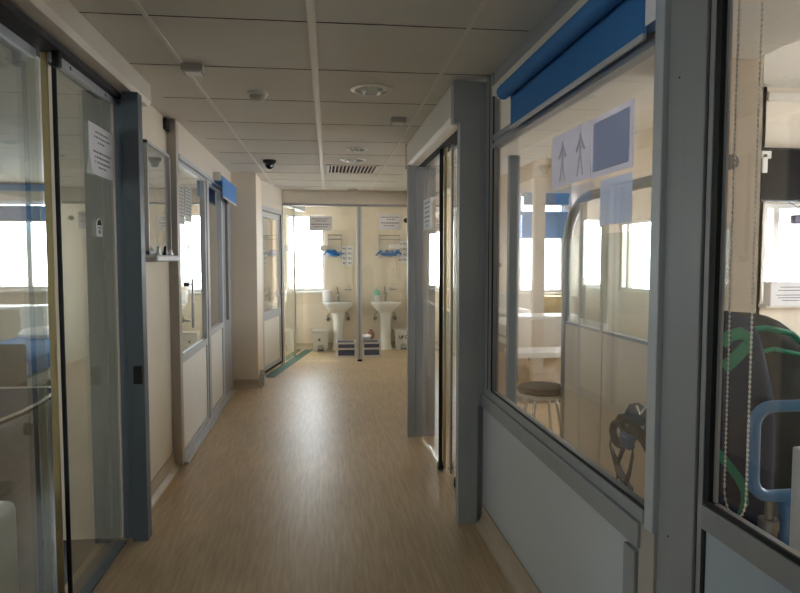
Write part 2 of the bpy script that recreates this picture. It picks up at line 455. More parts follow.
# ------------------------------------------------------------------ notice board on the wall
nb = thing('notice_board', (-1.085, 4.43, 1.565), 'framed acrylic-fronted notice board on the cream wall beside the left door', 'notice board')
f = MB(); y0, y1, z0, z1 = 4.12, 4.735, 1.56, 2.268
f.box((-1.085, y0, z0), (-1.055, y0 + .02, z1)); f.box((-1.085, y1 - .02, z0), (-1.055, y1, z1)); f.box((-1.085, y0, z1 - .02), (-1.055, y1, z1)); f.box((-1.085, y0, z0), (-1.055, y1, z0 + .02))
obj('frame', f, 'aluw', nb)
obj('backing', B((-1.0845, y0 + .02, z0 + .02), (-1.075, y1 - .02, z1 - .02)), mat('grey_backing', srgb(186, 184, 180), .7, noise=.25, nscale=3.5), nb)
obj('cover', B((-1.064, y0 + .02, z0 + .02), (-1.060, y1 - .02, z1 - .02)), 'glass', nb)
for (a, b_, zz, zt) in ((4.17, 4.33, 1.66, 1.95), (4.37, 4.5, 1.68, 2.0), (4.55, 4.7, 1.64, 2.02)):
    obj('pinned_sheet', B((-1.0745, a, zz), (-1.073, b_, zt)), mat('faded_sheet', srgb(176, 174, 168), .8, noise=.2, nscale=12), nb)
obj('tray', MB().box((-1.085, 4.10, 1.512), (-1.0, 4.74, 1.556), .012), 'aluw', nb)
for i, (yy, hh, mm, lb, nm, ct) in enumerate(((4.28, .05, 'white', 'white clip standing on the notice board tray, left of two', 'paper_clip', 'clip'), (4.46, .06, 'black', 'black clip standing in the middle of the notice board tray', 'paper_clip', 'clip'), (4.62, .04, 'white', 'low white clip at the far end of the notice board tray', 'paper_clip', 'clip'))):
    tag(obj(nm, MB().box((-1.05, yy - .03, 1.556), (-1.025, yy + .03, 1.57), .003).prism([(yy - .02, 1.57), (yy + .02, 1.57), (yy + .006, 1.556 + hh), (yy - .006, 1.556 + hh)], 'x', -1.045, -1.03), mm), lb, ct, 'clips on the notice board tray')
tag(obj('void_block', B((-1.085, 4.67, 2.44), (-1.06, 4.755, 2.52), .004), 'gap'), 'small dark block for the shaded void high against the left partition post', 'dark block')  # dark block painted in for the shade of the void beside the post
# coved baseboards
def cove(name, pts):   # pts: (x0,y0,x1,y1,side) coved skirting
    b = MB()
    for (axis, a, b0, b1, sg) in pts:
        pr = [(a, 0), (a + sg * .055, 0), (a + sg * .045, .004), (a + sg * .018, .025), (a + sg * .008, .06), (a + sg * .008, .105), (a, .107)]
        if axis == 'x': b.prism(pr, 'y', b0, b1)
        else: b.prism(pr, 'x', b0, b1)
    return struct(name, b, mat('skirting_vinyl', srgb(186, 170, 148), .4, noise=.05, nscale=8))
cove('baseboard_left', [('x', -1.085, 3.585, 4.76, 1)])
cove('baseboard_column', [('y', 7.6, -1.02, -.735, -1), ('x', -.735, 7.6, 8.25, 1)])
cove('baseboard_right', [('x', .928, .3, 1.45, -1), ('x', .928, 1.70, 3.5, -1)])
cove('baseboard_end', [('y', EY, -.5, 1.5, -1)])

# ------------------------------------------------------------------ left partition: door_2 (leaf) and window section
d2 = sroot('door_2', (-1.04, 5.4, 0), 'left half-glazed white door in an aluminium frame before the column', 'door')
obj('frame_post', B((-1.10, 4.76, 0), (-1.018, 4.84, CZ), .004), 'beigealu', d2)
obj('header', MB().box((-1.12, 4.84, 2.3), (-1.02, 7.6, CZ)), 'creamlam', d2)
obj('head_rail', B((-1.10, 4.84, 2.268), (-1.012, 7.3, 2.3), .003), 'aluw', d2)
lfm = MB()
lfm.box((-1.08, 4.85, .06), (-1.035, 4.885, 2.262)); lfm.box((-1.08, 5.965, .06), (-1.035, 6.03, 2.262))
lfm.box((-1.08, 4.885, .742), (-1.035, 5.965, .805)); lfm.box((-1.08, 4.885, 2.235), (-1.035, 5.965, 2.262)); lfm.box((-1.08, 4.885, .045), (-1.035, 5.965, .075))
obj('leaf_frame', lfm, 'aluw', d2)
obj('pane', B((-1.062, 4.885, .805), (-1.056, 5.965, 2.235)), 'glassdoor', d2)
obj('kick_panel', B((-1.072, 4.885, .075), (-1.046, 5.965, .742)), 'white', d2)
sl = MB(); sl.box((-1.045, 4.885, .80), (-1.038, 5.965, .806)); sl.box((-1.04, 6.03, .05), (-1.034, 6.055, 2.26)); sl.box((-1.04, 6.03, 0), (-1.034, 7.2, .03))
obj('gasket', sl, 'rubber', d2)
hd = MB(); hd.tube([(-1.035, 5.03, 1.33), (-.975, 5.03, 1.335), (-.975, 5.03, 1.05), (-1.035, 5.03, 1.055)], .009, 10)
hd.cyl((-.975, 5.03, 1.0), (-.975, 5.03, 1.38), .011)
obj('door_handle', hd, 'chrome', d2, smooth=True)
obj('hinge', MB().box((-1.036, 5.0, 1.32), (-1.0, 5.06, 1.35), .003), 'black', d2)
sw = MB(); sw.box((-1.08, 6.055, .03), (-1.03, 6.16, 2.268)); sw.box((-1.08, 6.9, .03), (-1.03, 7.0, 2.268)); sw.box((-1.08, 6.16, .80), (-1.03, 6.9, .855)); sw.box((-1.08, 6.16, 2.24), (-1.03, 6.9, 2.268)); sw.box((-1.08, 6.16, .03), (-1.03, 6.9, .08))
obj('fixed_frame', sw, 'aluw', d2)
obj('pane', B((-1.06, 6.16, .855), (-1.054, 6.9, 2.24)), 'glassdoor', d2)
obj('kick_panel', B((-1.07, 6.16, .08), (-1.044, 6.9, .80)), 'white', d2)
obj('end_post', MB().box((-1.12, 7.0, 0), (-1.03, 7.6, 2.30)).box((-1.03, 7.15, .86), (-1.0, 7.24, 2.28), .003), 'alu', d2)
obj('threshold', MB().box((-1.1, 4.8, 0), (-.985, 7.4, .022), .004).box((-1.1, 4.85, .022), (-1.02, 7.2, .045)), 'aluw', d2)

def blind(name, ax, at, a0, a1, zroll, zlow, side, label, m='bluefab', rr=.034, back=False, group='blue roller blinds'):
    """ax 'x': lies in plane x=at running along y; side = direction of the room"""
    r = thing(name, (at, (a0 + a1) / 2, zlow) if ax == 'x' else ((a0 + a1) / 2, at, zlow), label, 'blind', group)
    def P(a, o, z): return (at + side * o, a, z) if ax == 'x' else (a, at + side * o, z)
    def bx(a, b, o0, o1, z0, z1, bev=0): return MB().box(P(a, o0, z0), P(b, o1, z1), bev)
    obj('roller', MB().cyl(P(a0 + .015, 0, zroll), P(a1 - .015, 0, zroll), rr, 24), m, r, smooth=True)
    off = -(rr - .002) if back else rr - .002
    obj('fabric', bx(a0 + .03, a1 - .03, off - .0012, off + .0012, zlow, zroll), m, r)
    obj('bottom_bar', bx(a0 + .03, a1 - .03, off - .006, off + .006, zlow - .012, zlow + .006, .003), 'aluw', r)
    for a in (a0, a1 - .012): obj('bracket', MB().box(P(a, -rr * 1.2, zroll - rr * .8), P(a + .012, rr * .8, zroll + rr * 1.3), .003), 'plastic', r)
    return r
blind('roller_blind', 'x', -.975, 6.35, 7.45, 2.32, 2.14, 1, 'short blue roller blind above the left partition beside the column', m='bluefab2', rr=.04)

# ------------------------------------------------------------------ recess door on an angled wall (door_3)
A0 = Vector((-.735, 8.28, 0)); A1 = Vector((-.535, 9.32, 0)); dv = (A1 - A0); Ld = dv.length
ang = math.atan2(dv.y, dv.x)
TR = Matrix.Translation(A0) @ Matrix.Rotation(ang, 4, 'Z')     # local x along wall, local y to the left (into ward)
def LB(mb, a, b, bev=0): return mb.box(a, b, bev, M_=TR)
paper('paper_notice', 'x', -1.0545, 4.91, 5.17, 1.80, 2.10, 1, 'grey printed sheet on the left partition door glass, nearest the hinge post', [(.9 - .09 * i, .12, .88, .03) for i in range(9)], m='greyplastic')
paper('paper_notice', 'x', -1.0545, 5.2, 5.46, 1.83, 2.12, 1, 'grey printed sheet on the left partition door glass, nearer the corridor end', [(.9 - .09 * i, .12, .88, .03) for i in range(9)], m='greyplastic')
d3 = sroot('door_3', (-.64, 8.8, 0), 'half-glazed door in the angled recess behind the column', 'door')
f = MB(); LB(f, (0, 0, 0), (.04, .08, 2.2)); LB(f, (Ld - .05, 0, 0), (Ld, .08, 2.2)); LB(f, (0, 0, 2.16), (Ld, .08, 2.22))
obj('frame', f, 'aluw', d3)
f = MB(); LB(f, (0, 0, 2.22), (Ld, .09, CZ)); obj('over_panel', f, 'pelmet', d3)
f = MB(); LB(f, (.05, .015, .05), (.11, .06, 2.15)); LB(f, (Ld - .13, .015, .05), (Ld - .06, .06, 2.15)); LB(f, (.11, .015, .72), (Ld - .13, .06, .84)); LB(f, (.11, .015, 2.08), (Ld - .13, .06, 2.15)); LB(f, (.11, .015, .05), (Ld - .13, .06, .12))
obj('leaf_frame', f, 'aluw', d3)
f = MB(); LB(f, (.11, .034, .84), (Ld - .13, .04, 2.08)); obj('pane', f, 'glass', d3)
f = MB(); LB(f, (.11, .025, .12), (Ld - .13, .05, .72)); obj('kick_panel', f, 'white', d3)
f = MB(); LB(f, (Ld - .058, .0, .04), (Ld - .05, .05, 2.15)); LB(f, (.05, .01, .03), (Ld - .05, .02, .06)); obj('gasket', f, 'rubber', d3)
f = MB(); LB(f, (Ld - .11, -.012, .98), (Ld - .08, .015, 1.08), .003); LB(f, (Ld - .2, -.05, 1.02), (Ld - .085, -.035, 1.04), .004); LB(f, (Ld - .1, -.05, 1.02), (Ld - .085, 0, 1.04), .003)
obj('door_handle', f, 'steel', d3)
tm = MB(); LB(tm, (0, -.14, 0), (Ld + 1.45, 0, .004))
struct('trim_1', tm, 'teal')
# white dispenser seen through the recess door
dp = thing('wall_dispenser', (-.74, 8.93, 1.82), 'small clear dispenser on the wall seen through the recess door', 'dispenser')
obj('body', B((-.785, 8.90, 1.84), (-.695, 9.0, 2.06), .02), 'plastic', dp)
obj('base', B((-.79, 8.895, 1.82), (-.69, 9.0, 1.86), .008), 'greyplastic', dp)
tag(obj('door_stop', MB().prism([(7.66, .0), (7.86, .0), (7.86, .05), (7.82, .15), (7.76, .19), (7.70, .15), (7.66, .05)], 'x', -.727, -.68), 'greyplastic'), 'grey rounded plastic bumper at the foot of the column', 'bumper')

# ------------------------------------------------------------------ end glass partition (door_4)
PY = 9.4
d4 = sroot('door_4', (.5, PY, 0), 'glass sliding partition at the corridor end before the wash basins', 'door')
obj('header', MB().box((-.64, PY - .04, 2.335), (1.5, PY + .08, CZ - .02), .004).box((-.64, PY - .02, 2.5), (1.5, PY + .06, CZ)), 'pelmet', d4)
obj('track', B((-.55, PY - .01, 2.305), (1.5, PY + .06, 2.337)), 'alu', d4)
obj('corner_post', B((-.615, PY - .06, 0), (-.525, PY + .04, 2.34), .003), 'beigealu', d4)
obj('centre_post', MB().box((.545, PY - .01, .03), (.575, PY + .03, 2.31), .003).box((.58, PY - .005, .03), (.615, PY + .025, 2.31), .003), 'aluw', d4)
obj('seal', B((.575, PY, .03), (.58, PY + .02, 2.31)), 'rubber', d4)
obj('post_foot', B((.545, PY - .012, 0), (.615, PY + .03, .032), .003), 'black', d4)
obj('door_handle', MB().tube([(.60, PY - .008, 1.16), (.625, PY - .05, 1.15), (.602, PY - .05, 1.08), (.602, PY - .05, .42)], .006, 8), 'aluw', d4, smooth=True)
obj('glass_leaf', B((.61, PY + .005, .02), (1.5, PY + .013, 2.31)), 'glass', d4)
obj('glass_leaf', B((-.53, PY + .02, .02), (.55, PY + .028, 2.31)), 'glass', d4)
# side leaves running back along the angled line
f = MB()
LB(f, (Ld + .12, .0, .02), (Ld + .72, .01, 2.31)); obj('side_leaf', f, 'glassdoor', d4)
f = MB()
LB(f, (Ld + .74, .02, .02), (Ld + 1.42, .03, 2.31)); obj('side_leaf', f, 'glassdoor', d4)
f = MB()
LB(f, (Ld + .70, -.012, 0), (Ld + .75, .035, 2.31)); obj('side_post', f, 'beigealu', d4)
f = MB()
LB(f, (Ld + .1, -.03, 2.31), (Ld + 1.42, .06, 2.40)); obj('side_rail', f, 'aluw', d4)
paper('paper_notice', 'y', PY + .019, -.155, .18, 1.945, 2.155, -1, 'white printed notice on the glass in front of the end window',
      [(.8, .15, .85, .05), (.66, .25, .75, .05), (.42, .1, .9, .06), (.25, .2, .8, .05)])
paper('paper_notice', 'y', PY + .004, .872, 1.20, 1.96, 2.19, -1, 'white printed notice on the glass above the right wash basin',
      [(.8, .1, .9, .05), (.66, .35, .75, .05), (.42, .1, .9, .07), (.25, .2, .7, .05)])
kn = thing('glass_fitting', (1.27, PY, 2.09), 'small dark knob fixed on the glass right of the basin notice', 'knob')
obj('stem', MB().cyl((1.27, PY + .004, 2.1), (1.27, PY - .05, 2.1), .018), 'steel', kn, smooth=True)
obj('cap', MB().cyl((1.27, PY - .05, 2.1), (1.27, PY - .065, 2.1), .035), 'dark', kn, smooth=True)

# ------------------------------------------------------------------ basins
def basin(cx, label, first=[None]):
    r = thing('wash_basin', (cx, EY, 0), label, 'sink', 'pedestal wash basins at the end wall')
    b = MB()
    n = 36; vs = []; fs = []
    # outer bowl rings: half-ellipse front, flat back at wall
    def ring(sx, dy, z, back):
        out = []
        for j in range(n):
            a = 2 * PI * j / n
            x = math.cos(a); yv = math.sin(a)
            px = cx + math.copysign(abs(x) ** .75, x) * sx
            py = EY - back - dy / 2 - math.copysign(abs(yv) ** .7, yv) * dy / 2
            out.append((px, py, z))
        return out
    rings = [ring(.09, .2, .60, .02), ring(.15, .28, .66, .01), ring(.22, .37, .72, .0), ring(.25, .42, .77, 0), ring(.258, .435, .80, 0), ring(.258, .435, .812, 0), ring(.245, .41, .818, .01),
             ring(.20, .29, .806, .10), ring(.16, .23, .74, .12), ring(.08, .12, .70, .17), ring(.02, .03, .69, .21)]
    for q in rings: vs += q
    for i in range(len(rings) - 1):
        for j in range(n): fs.append([i * n + j, i * n + (j + 1) % n, (i + 1) * n + (j + 1) % n, (i + 1) * n + j])
    fs.append(list(range(n))[::-1]); fs.append([(len(rings) - 1) * n + j for j in range(n)])
    b.add(vs, fs); obj('bowl', b, 'ceramic', r, smooth=True)
    p = MB().lathe((cx, EY - .16, 0), [(.115, 0), (.115, .03), (.095, .06), (.088, .3), (.09, .5), (.11, .62), (.12, .66)], 24, 1, .95)
    obj('pedestal', p, 'ceramic', r, smooth=True)
    t = MB(); t.cyl((cx, EY - .07, .812), (cx, EY - .07, .93), .022); t.tube([(cx, EY - .07, .90), (cx, EY - .13, .925), (cx, EY - .19, .915), (cx, EY - .20, .895)], .018, 10); t.cyl((cx, EY - .07, .93), (cx, EY - .07, .965), .026)
    tp = obj('tap', t, 'steel', r, smooth=True)
    obj('lever', MB().tube([(cx, EY - .07, .96), (cx - .01, EY - .10, 1.02), (cx - .015, EY - .13, 1.06)], .012, 8), 'steel', tp, smooth=True)
    for sg in (-1, 1):
        v = MB(); v.cyl((cx + sg * .17, EY, .52), (cx + sg * .17, EY - .07, .52), .018); v.ball((cx + sg * .17, EY - .08, .52), .034, 8); v.tube([(cx + sg * .17, EY - .06, .52), (cx + sg * .18, EY - .06, .58), (cx + sg * .11, EY - .09, .66)], .009, 8)
        obj('valve', v, 'steel', r, smooth=True)
    return r
EY -= .003
basin(.30, 'white pedestal wash basin beside the end window, left of the glass post')
basin(1.095, 'white pedestal wash basin right of the glass post')
EY += .003
# bottles and dispensers on the basins
sb = thing('soap_bottle', (.96, EY - .08, .82), 'mint green pump soap bottle standing on the right wash basin', 'bottle')
obj('body', MB().lathe((.96, EY - .08, .815), [(.048, 0), (.052, .01), (.052, .10)], 20), 'plastic', sb, smooth=True)
obj('sleeve', MB().lathe((.96, EY - .08, .915), [(.052, 0), (.05, .06), (.03, .085), (.014, .09)], 20), 'mint', sb, smooth=True)
obj('pump', MB().cyl((.96, EY - .08, 1.0), (.96, EY - .08, 1.04), .01).box((.945, EY - .13, 1.035), (.975, EY - .07, 1.05), .004), 'mint', sb)
pr_ = thing('paper_towel_roll', (.115, EY - .1, .815), 'white paper towel roll standing on the left wash basin', 'paper towel')
obj('roll', MB().lathe((.115, EY - .1, .815), [(.07, 0), (.075, .005), (.075, .18), (.07, .185), (.03, .185), (.028, .15)], 24), 'paper', pr_, smooth=True)
def shelfglass(cx, z, label):
    r = thing('wall_soap_holder', (cx, EY, z), label, 'holder', 'glass soap holders over the basins')
    obj('bracket', MB().box((cx - .06, EY - .03, z), (cx + .06, EY, z + .02), .004), 'steel', r)
    obj('cup', MB().box((cx - .055, EY - .1, z + .02), (cx + .055, EY - .01, z + .12), .015), 'glass', r)
shelfglass(1.235, 1.0, 'glass soap holder on the wall right of the right basin tap')
shelfglass(.47, 1.0, 'glass soap holder on the wall right of the left basin tap')
def rack(cx, label, gl_label, r_=.15):
    r = thing('glove_rack', (cx, EY, 1.55), label, 'rack', 'wire glove racks on the end wall')
    w = MB()
    for z in (1.93, 1.86):
        w.tube([(cx - r_, EY, z), (cx - r_, EY - .1, z), (cx + r_, EY - .1, z), (cx + r_, EY, z)], .008, 6)
    obj('top_rail', w, 'steel', r)
    w = MB()
    for x in (cx - r_, cx + r_): w.cyl((x, EY - .012, 1.55), (x, EY - .012, 1.95), .007, 8)
    for z in (1.58, 1.64): w.tube([(cx - r_, EY - .012, z), (cx - r_, EY - .11, z), (cx + r_, EY - .11, z), (cx + r_, EY - .012, z)], .006, 6)
    w.box((cx - r_, EY - .11, 1.555), (cx + r_, EY - .01, 1.562))
    obj('basket', w, 'aluw', r)
    m = MB(); rnd = random.Random(int(cx * 100))
    m.ball((cx, EY - .06, 1.615), (r_ * .8, .045, .05), 10)
    for i in range(9):
        a = rnd.uniform(-1, 1); 
        x = cx + a * r_ * .8
        m.tube([(x, EY - .07, 1.62), (x + a * .05, EY - .10, 1.65 + rnd.uniform(-.02, .03)), (x + a * .11, EY - .125, 1.62 + rnd.uniform(-.04, .03))], .014, 8, rr=[.024, .018, .012])
    tag(obj('gloves', m, 'glove', smooth=True), gl_label, 'gloves', 'blue disposable gloves in wall racks')
rack(.25, 'wire glove rack on the wall above the left wash basin', 'blue disposable gloves in the rack above the left basin', .11)
rack(1.18, 'wire glove rack on the wall above the right wash basin', 'blue disposable gloves in the rack above the right basin', .17)
tag(obj('glove_box', B((1.18, EY - .1, 1.70), (1.36, EY, 1.775), .004), 'paper'), 'white glove box beneath the right rack rail', 'box')
def chart(x0, x1, z0, z1, label):
    r = thing('instruction_chart', ((x0 + x1) / 2, EY, z0), label, 'poster', 'hand washing charts')
    obj('sheet', B((x0, EY - .004, z0), (x1, EY - .0005, z1)), 'paper', r)
    p = MB(); nx, nz = 2, 4
    for i in range(nx):
        for j in range(nz):
            cx = x0 + (x1 - x0) * (i + .5) / nx; cz = z0 + (z1 - z0) * (j + .5) / nz
            p.lathe((cx - .02, EY - .0045, cz), [(.013, 0), (.013, .001)], 10, axis='y'); p.box((cx - .005, EY - .0055, cz - .022), (cx + .022, EY - .0045, cz - .015)); p.box((cx + .005, EY - .0055, cz), (cx + .02, EY - .0045, cz + .012))
    obj('pictograms', p, 'inkdark', r)
chart(.375, .56, 1.42, 1.75, 'white picture chart on the wall between left basin rack and glass post')
chart(1.335, 1.495, 1.47, 1.84, 'white picture chart right of the right glove rack')
tag(obj('window_sensor', B((.005, EY - .06, 1.665), (.135, EY - .001, 1.76), .006), 'beigealu'), 'small beige box on the right edge of the end window', 'sensor')
def bin_(cx, label, marks):
    r = thing('pedal_bin', (cx, EY - .22, 0), label, 'bin', 'white pedal bins')
    b = MB(); y0 = EY - .34; y1 = EY - .08
    def rect(w, d, z): return [(cx - w / 2, y0 + (.26 - d) / 2, z), (cx + w / 2, y0 + (.26 - d) / 2, z), (cx + w / 2, y1 - (.26 - d) / 2, z), (cx - w / 2, y1 - (.26 - d) / 2, z)]
    bm = bmesh.new()
    lo = [bm.verts.new(v) for v in rect(.225, .21, .0)]; hi = [bm.verts.new(v) for v in rect(.275, .26, .325)]
    bm.faces.new(lo[::-1]); bm.faces.new(hi)
    for i in range(4): bm.faces.new([lo[i], lo[(i + 1) % 4], hi[(i + 1) % 4], hi[i]])
    bmesh.ops.bevel(bm, geom=list(bm.edges), offset=.014, segments=2, affect='EDGES'); b.addbm(bm)
    obj('body', b, 'plastic', r)
    obj('lid', MB().box((cx - .15, y0 - .012, .325), (cx + .15, y1 + .01, .352), .01), 'plastic', r)
    obj('pedal_recess', MB().prism([(cx - .055, 0), (cx + .055, 0), (cx + .055, .08), (cx + .035, .115), (cx - .035, .115), (cx - .055, .08)], 'y', y0 + .0, y0 + .03), 'greyplastic', r)
    obj('pedal', B((cx - .045, y0 - .03, .02), (cx + .045, y0 + .02, .04), .005), 'black', r)
    k = MB()
    for ln in marks: k.tube([(cx + x, y0 + .012 - z * .06 - .006, z) for x, z in ln], .006, 6)
    obj('marking', k, 'inkdark', r)
bin_(-.0, 'white pedal bin with a small dark label under the end window', [[(-.04, .215), (-.005, .215)], [(-.04, .2), (-.005, .2)], [(-.04, .185), (-.005, .185)]])
bin_(1.385, 'white pedal bin with black handwritten letters right of the right basin',
     [[(-.075, .25), (-.07, .205), (-.055, .195), (-.04, .205), (-.035, .25)], [(-.03, .2), (-.025, .25), (.005, .25), (.0, .225), (-.025, .222)], [(.06, .245), (.035, .25), (.022, .225), (.03, .2), (.06, .198)]])
def stepbox(x0, x1, label):
    r = thing('storage_crate', ((x0 + x1) / 2, 9.9, 0), label, 'crate', 'navy crates on the floor before the basins')
    f = MB(); y0, y1, hz = 9.74, 10.1, .24
    for x in (x0, x1 - .03):
        for y in (y0, y1 - .03): f.box((x, y, 0), (x + .03, y + .03, hz), .003)
    for z in (0.012, .13, hz - .025):
        f.box((x0, y0, z), (x1, y0 + .02, z + .025)); f.box((x0, y1 - .02, z), (x1, y1, z + .025)); f.box((x0, y0, z), (x0 + .02, y1, z + .025)); f.box((x1 - .02, y0, z), (x1, y1, z + .025))
    obj('frame', f, 'plastic', r)
    for z in (.03, .145):
        obj('drawer', MB().box((x0 + .025, y0 + .008, z), (x1 - .025, y1 - .03, z + .085), .006), 'crate', r)
stepbox(.24, .55, 'navy and white crate on the floor left of the glass post')
stepbox(.64, .935, 'navy and white crate on the floor right of the glass post')
m = MB(); rnd = random.Random(3)
for i in range(11):
    m.ball((.70 + rnd.uniform(-.04, .06), 9.93 + rnd.uniform(-.06, .06), .27 + rnd.uniform(-.0, .05)), (rnd.uniform(.03, .055), .04, rnd.uniform(.02, .035)), 7)
m.tube([(.66, 9.9, .28), (.65, 9.9, .34), (.655, 9.9, .36)], .02, 8, rr=[.04, .025, .01])
tag(obj('crumpled_cloth', m, 'paper', smooth=True), 'crumpled white cloth lying on the right navy crate', 'cloth')
m = MB(); m.ball((.80, 10.045, .32), (.06, .05, .075), 10); m.tube([(.80, 10.045, .38), (.80, 10.045, .41)], .02, 10, rr=[.03, .02])
tag(obj('brown_pouch', m, 'brown', smooth=True), 'small round brown pouch behind the white cloth on the crate', 'pouch')

# ------------------------------------------------------------------ right sliding door (door_5)
d5 = sroot('door_5', (.85, 4.5, 0), 'right sliding glass door under a white header, ajar', 'door')
obj('header', MB().prism([(.98, CZ), (.76, CZ), (.742, 2.49), (.742, 2.335), (.76, 2.31), (.98, 2.31)], 'y', 3.575, 5.44), 'pelmet', d5)
obj('header_end', MB().box((.742, 3.5, 2.29), (.945, 3.578, 2.515), .002), 'alu', d5)
obj('near_post', MB().box((.78, 3.5, .0), (.893, 3.578, 2.29), .003).box((.893, 3.5, .69), (.945, 3.578, 2.29), .003).box((.89, 3.53, 0), (.945, 3.578, .69)), 'alu', d5)
obj('post_trim', B((.776, 3.505, 0.02), (.781, 3.53, 2.29)), 'aluw', d5)
obj('far_post', MB().box((.738, 5.305, 0), (.80, 5.38, 2.32), .003).box((.803, 5.315, 0), (.87, 5.38, 2.32), .003), 'alu', d5)
obj('header_far_end', B((.736, 5.44, 2.30), (.98, 5.455, 2.51)), 'alu', d5)
obj('glass_leaf', B((.855, 4.46, .03), (.863, 5.31, 2.32)), 'glass', d5)
obj('edge_seal', MB().box((.845, 4.452, .03), (.872, 4.462, 2.36)), 'rubber', d5)
obj('edge_seal', MB().box((.875, 4.37, .03), (.884, 4.445, 2.36), .003), 'brass', d5, label='yellowed seal strip on the leaf edge')
obj('glass_leaf', B((.895, 3.60, .03), (.903, 4.35, 2.32)), 'glass', d5)
obj('leaf_stile', B((.893, 4.27, .03), (.906, 4.282, 2.32)), 'alu', d5)
obj('track', B((.83, 3.58, 2.305), (.93, 5.42, 2.34)), 'gap', d5)
obj('end_pane', B((.875, 5.40, .02), (1.16, 5.408, CZ)), 'glass', d5)
obj('roller', MB().cyl((.84, 4.455, .03), (.878, 4.455, .03), .03), 'black', d5, smooth=True)
obj('roller', MB().box((.88, 4.02, .0), (.915, 4.10, .07), .01), 'rubber', d5)
paper('paper_notice', 'x', .8535, 4.86, 5.2, 1.765, 2.01, -1, 'white notice on the right sliding glass door past the posts',
      [(.85, .15, .85, .04), (.7, .15, .85, .04), (.55, .2, .8, .04), (.4, .15, .85, .04), (.25, .2, .8, .04), (.12, .3, .7, .03)])

# ------------------------------------------------------------------ right wall glazing: window_13 and window_14
r1 = sroot('window_13', (.94, 2.6, 0), 'large right corridor window over a white panel with posters', 'window')
obj('lower_panel', B((.93, 1.68, 0), (.965, 3.53, .69)), mat('grey_white_panel', srgb(196, 198, 203), .35, noise=.03, nscale=3), r1)
s = MB(); s.box((.912, 1.70, .685), (.975, 3.52, .76), .003); s.box((.925, 1.70, .76), (.975, 3.50, .80), .003)
obj('sill_rail', s, 'alu', r1)
s = MB(); s.box((.928, 3.37, .80), (.972, 3.50, CZ)); s.box((.928, 1.70, 2.125), (.972, 3.37, 2.15)); s.box((.935, 1.70, 2.15), (.972, 3.37, 2.165), .002); s.box((.93, 1.70, 2.165), (.972, 3.37, 2.195)); s.box((.935, 1.70, 2.40), (.972, 3.37, CZ))
obj('frame', s, 'alu', r1)
s = MB(); s.box((.93, 1.70, .80), (.936, 3.375, .808)); s.box((.93, 3.362, .80), (.936, 3.372, 2.4)); s.box((.926, 3.42, .80), (.929, 3.43, CZ))
obj('gasket', s, 'rubber', r1)
obj('pane', B((.945, 1.66, .80), (.953, 3.37, 2.125)), 'glass', r1)
obj('top_pane', B((.945, 1.66, 2.195), (.953, 3.37, 2.40)), 'glass', r1)
obj('head_board', B((.905, 1.68, 2.385), (.935, 3.3, 2.435), .003), 'pelmet', r1)
obj('frame_strip', MB().box((.915, 1.625, .762), (.95, 1.672, CZ), .003), 'aluw', r1)
obj('panel_post', MB().box((.922, 1.625, 0), (.965, 1.71, .762)).box((.932, 1.672, .762), (.965, 1.702, CZ)), 'beigealu', r1)
obj('big_post', MB().box((.93, 1.457, 0), (.99, 1.625, CZ), .003), 'alu', r1)
obj('post_screw', MB().cyl((.93, 1.57, 2.0), (.9285, 1.57, 2.0), .003, 8).cyl((.93, 1.57, .78), (.9285, 1.57, .78), .003, 8), 'black', r1)
obj('panel_trim', MB().box((.912, 1.715, 0), (.93, 1.785, .67), .003), 'alu', r1)

r2 = sroot('window_14', (.94, .85, 0), 'near right glazed screen showing the bag and chair', 'window')
obj('lower_panel', B((.935, .25, .10), (.965, 1.41, .868)), mat('pale_blue_panel', srgb(178, 190, 202), .35), r2)
s = MB(); s.box((.925, .25, .868), (.975, 1.42, .928), .003); s.box((.93, 1.423, 0), (.952, 1.442, CZ), .002); s.box((.93, .25, 2.46), (.97, 1.42, CZ)); s.box((.93, .25, 0), (.97, 1.42, .10)); s.box((.945, 1.392, .94), (.952, 1.402, 2.46))
obj('frame', s, 'alu', r2)
s = MB(); s.box((.931, .25, .926), (.938, 1.41, .94)); s.box((.932, 1.402, .93), (.95, 1.425, 2.46)); s.box((.938, 1.44, 0), (.98, 1.457, CZ)); s.box((.931, 1.41, 0), (.975, 1.425, .868))
obj('gasket', s, 'rubber', r2)
obj('pane', B((.948, .25, .93), (.956, 1.39, 2.46)), 'glass', r2)

blind('roller_blind', 'x', .862, 1.66, 2.96, 2.312, 2.148, -1, 'large blue roller blind rolled up over the right corridor window', rr=.034, back=True)
# bead-chain blind inside the near screen
rb2 = blind('roller_blind', 'x', 1.03, .3, 1.45, 2.5, 2.40, 1, 'blue roller blind at top right with a long white bead chain', rr=.03)
m = MB(); pts = []
ya, yb, zb = 1.418, 1.338, .90
zz = 2.46
while zz > zb + .07: pts.append((.985, ya, zz)); zz -= .0115
for i in range(13):
    a = PI * i / 12; pts.append((.985, (ya + yb) / 2 + math.cos(a) * (ya - yb) / 2, zb + .07 - math.sin(a) * .06))
zz = zb + .07
while zz < 2.46: pts.append((.985, yb, zz)); zz += .0115
for p in pts: m.ball(p, .0035, 4)
m.tube([p for p in pts], .0014, 5)
obj('bead_chain', m, 'plastic', rb2, label='white bead chain')

